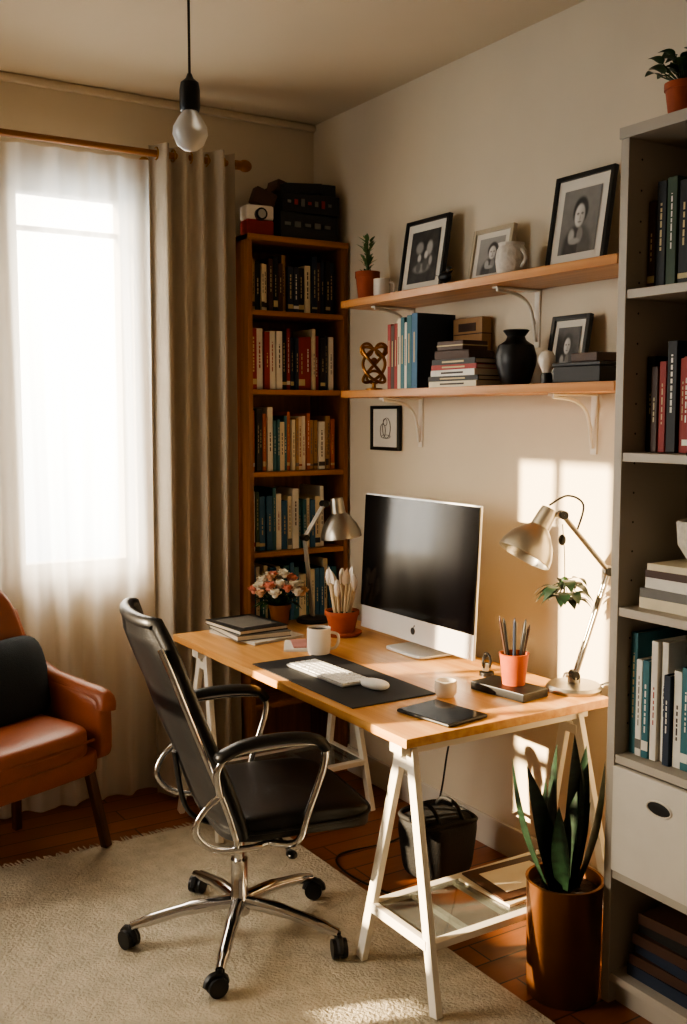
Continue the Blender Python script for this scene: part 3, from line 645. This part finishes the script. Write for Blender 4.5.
for s in (-1,1):
    pts=[bpt(s,v)+Vector((-.045,s*.022,0)) for v in [i/10 for i in range(0,10)]]
    b.tube(spline([Vector((.05,s*.19,.375)),Vector((-.06,s*.22,.375))]+pts,4),.009,CHROME,8)
    L=spline([(-.13,s*.262,.56),(-.14,s*.275,.64),(-.10,s*.285,.685),(.0,s*.287,.695),(.10,s*.285,.695),(.17,s*.282,.68),(.178,s*.28,.62),(.13,s*.275,.48),(.10,s*.26,.39),(.04,s*.2,.375)],6)
    b.tube(L,.011,CHROME,8); b.tube(spline([(-.15,s*.285,.675),(-.06,s*.285,.708),(.06,s*.285,.714),(.15,s*.285,.70),(.185,s*.283,.665)],6),[.012]+[.025]*23+[.014],BLACK,10,flat=.65)
    b.tube(spline([(-.13,s*.262,.56),(-.18,s*.262,.52),(-.20,s*.255,.46),(-.14,s*.25,.40),(0,s*.23,.38)],5),.010,CHROME,8)
b.tube(spline([(0,0,.375),(-.1,0,.385),(-.17,0,.45),(-.20,0,.62)],6),.016,BLACK,8,flat=.5)
b.done(50)

# ---------------- armchair
b=B('leather_armchair'); AM=Tr(-1.68,-.49,0)@Rz(22); b.M=AM
LEG=wood('walnut_leg','#5a3218','#3f210e','z',.4); U=.07
b.cushion((0,0,.31+U),(.62,.60,.10),LEATH,e=.25,n=36)
b.cushion((0,-.03,.395+U),(.52,.58,.13),LEATH,e=.35,n=36)
b.tube(spline([(-.25,-.3,.40+U),(0,-.325,.40+U),(.25,-.3,.40+U)],6),.006,LEATH,6)
def backfn(x,y,z): return (x*(1-.12*max(0,z)/.3),y+.20*z-.06*abs(x/.3)**2,z-.03*abs(x/.3)**3*(1 if z>0 else 0))
b.cushion((0,.22,.665+U),(.60,.13,.60),LEATH,e=.42,n=40,fn=backfn)
for s in (-1,1):
    b.cushion((s*.315,-.02,.42+U),(.075,.56,.25),LEATH,e=.35,n=32,fn=lambda x,y,z:(x,y,z+(y+.28)*.10*(1 if z>0 else 0)))
    b.tube(spline([(s*.32,-.285,.49+U),(s*.325,-.27,.53+U),(s*.325,-.15,.545+U),(s*.32,.05,.58+U),(s*.30,.18,.68+U),(s*.285,.24,.82+U)],6),[.02]+[.038]*20+[.036]*9+[.02],LEATH,12)
    beam(b,(s*.29,-.22,.33),(s*.35,-.24,.018),.032,.032,LEG); beam(b,(s*.26,.18,.33),(s*.28,.21,0),.03,.03,LEG)
b.done(60)
b=B('throw_pillow'); b.M=AM@Tr(.14,.02,.665)@Euler((D(-18),0,D(10))).to_matrix().to_4x4()
b.cushion((0,0,0),(.37,.12,.31),TEAL,e=.8,n=32,fn=lambda x,y,z:(x*(1+.25*abs(z/.17)**2),y*(1-.5*(abs(x/.2)**3)),z*(1+.25*abs(x/.2)**2))); b.done(80)

# pendant
b=B('pendant_bulb'); c=Vector((-1.46,-1.88,2.335)); 
b.lathe([(0,-.044),(.016,-.041),(.033,-.028),(.043,-.004),(.041,.014),(.030,.034),(.020,.048),(.018,.055)],BULB,c,32)
b.lathe([(.018,.05),(.023,.052),(.025,.06),(.025,.10),(.022,.118),(.010,.128),(.005,.14),(0,.14)],BLACK,c,24)
b.cyl(c+Vector((0,0,.13)),(c.x,c.y,H-.03),.0035,BLACK,seg=8); b.lathe([(.05,0),(.05,-.01),(.03,-.03),(0,-.035)],BLACK,(c.x,c.y,H)); b.done()

# ---------------- light
sd=Vector((1,-.35,-.30)).normalized()
s=bpy.data.lights.new('sun','SUN'); s.energy=31; s.color=(1,.78,.50); s.angle=D(.6)
o=bpy.data.objects.new('sun',s); o.rotation_euler=sd.to_track_quat('-Z','Y').to_euler(); o.location=(-6,1,5); bpy.context.collection.objects.link(o)
def portal(n,loc,rot,sx,sy):
    a=bpy.data.lights.new(n,'AREA'); a.shape='RECTANGLE'; a.size=sx; a.size_y=sy; a.cycles.is_portal=True
    o=bpy.data.objects.new(n,a); o.location=loc; o.rotation_euler=[D(q) for q in rot]; bpy.context.collection.objects.link(o)
portal('portal_window',((wx0+wx1)/2,.13,(wz0+wz1)/2),(-90,0,0),wx1-wx0,wz1-wz0)
portal('portal_added_window',(XL-.13,(ly0+ly1)/2,(lz0+lz1)/2),(0,-90,0),lz1-lz0,ly1-ly0)  # sky sampling through the added, unseen window
portal('portal_rear',((XL)/2,YN-.02,H/2),(90,0,0),-XL,H)
w=bpy.data.worlds.new('sky'); bpy.context.scene.world=w; w.use_nodes=True; nt=w.node_tree; N=nt.nodes; bg=N['Background']
tc=N.new('ShaderNodeTexCoord'); dt=N.new('ShaderNodeVectorMath'); dt.operation='DOT_PRODUCT'; dt.inputs[1].default_value=(-.25,.96,.05)
nt.links.new(tc.outputs['Generated'],dt.inputs[0]); mr=N.new('ShaderNodeMapRange'); mr.inputs[1].default_value=-.1; mr.inputs[2].default_value=.7; nt.links.new(dt.outputs['Value'],mr.inputs[0])
sx=N.new('ShaderNodeSeparateXYZ'); nt.links.new(tc.outputs['Generated'],sx.inputs[0]); mz=N.new('ShaderNodeMapRange'); mz.inputs[1].default_value=-.15; mz.inputs[2].default_value=.12; nt.links.new(sx.outputs[2],mz.inputs[0])
m0=N.new('ShaderNodeMix'); m0.data_type='RGBA'; m0.inputs[6].default_value=(6,7.2,8.2,1); m0.inputs[7].default_value=(26,23.5,20,1); nt.links.new(mz.outputs[0],m0.inputs[0])
mx=N.new('ShaderNodeMix'); mx.data_type='RGBA'; mx.inputs[6].default_value=(.215,.158,.105,1)
nt.links.new(m0.outputs[2],mx.inputs[7])
nt.links.new(mr.outputs[0],mx.inputs[0]); nt.links.new(mx.outputs[2],bg.inputs[0]); bg.inputs[1].default_value=1
try: bpy.context.scene.view_settings.look='AgX - Medium High Contrast'
except Exception as ex: print(ex)

c=bpy.data.cameras.new('camera'); c.sensor_fit='VERTICAL'; c.sensor_height=36; c.lens=36*1035/1024; c.clip_start=.05
o=bpy.data.objects.new('camera',c); o.location=(-2.529,-4.279,1.65); o.rotation_euler=(D(90-5.35),0,D(-32.2)); bpy.context.collection.objects.link(o); bpy.context.scene.camera=o
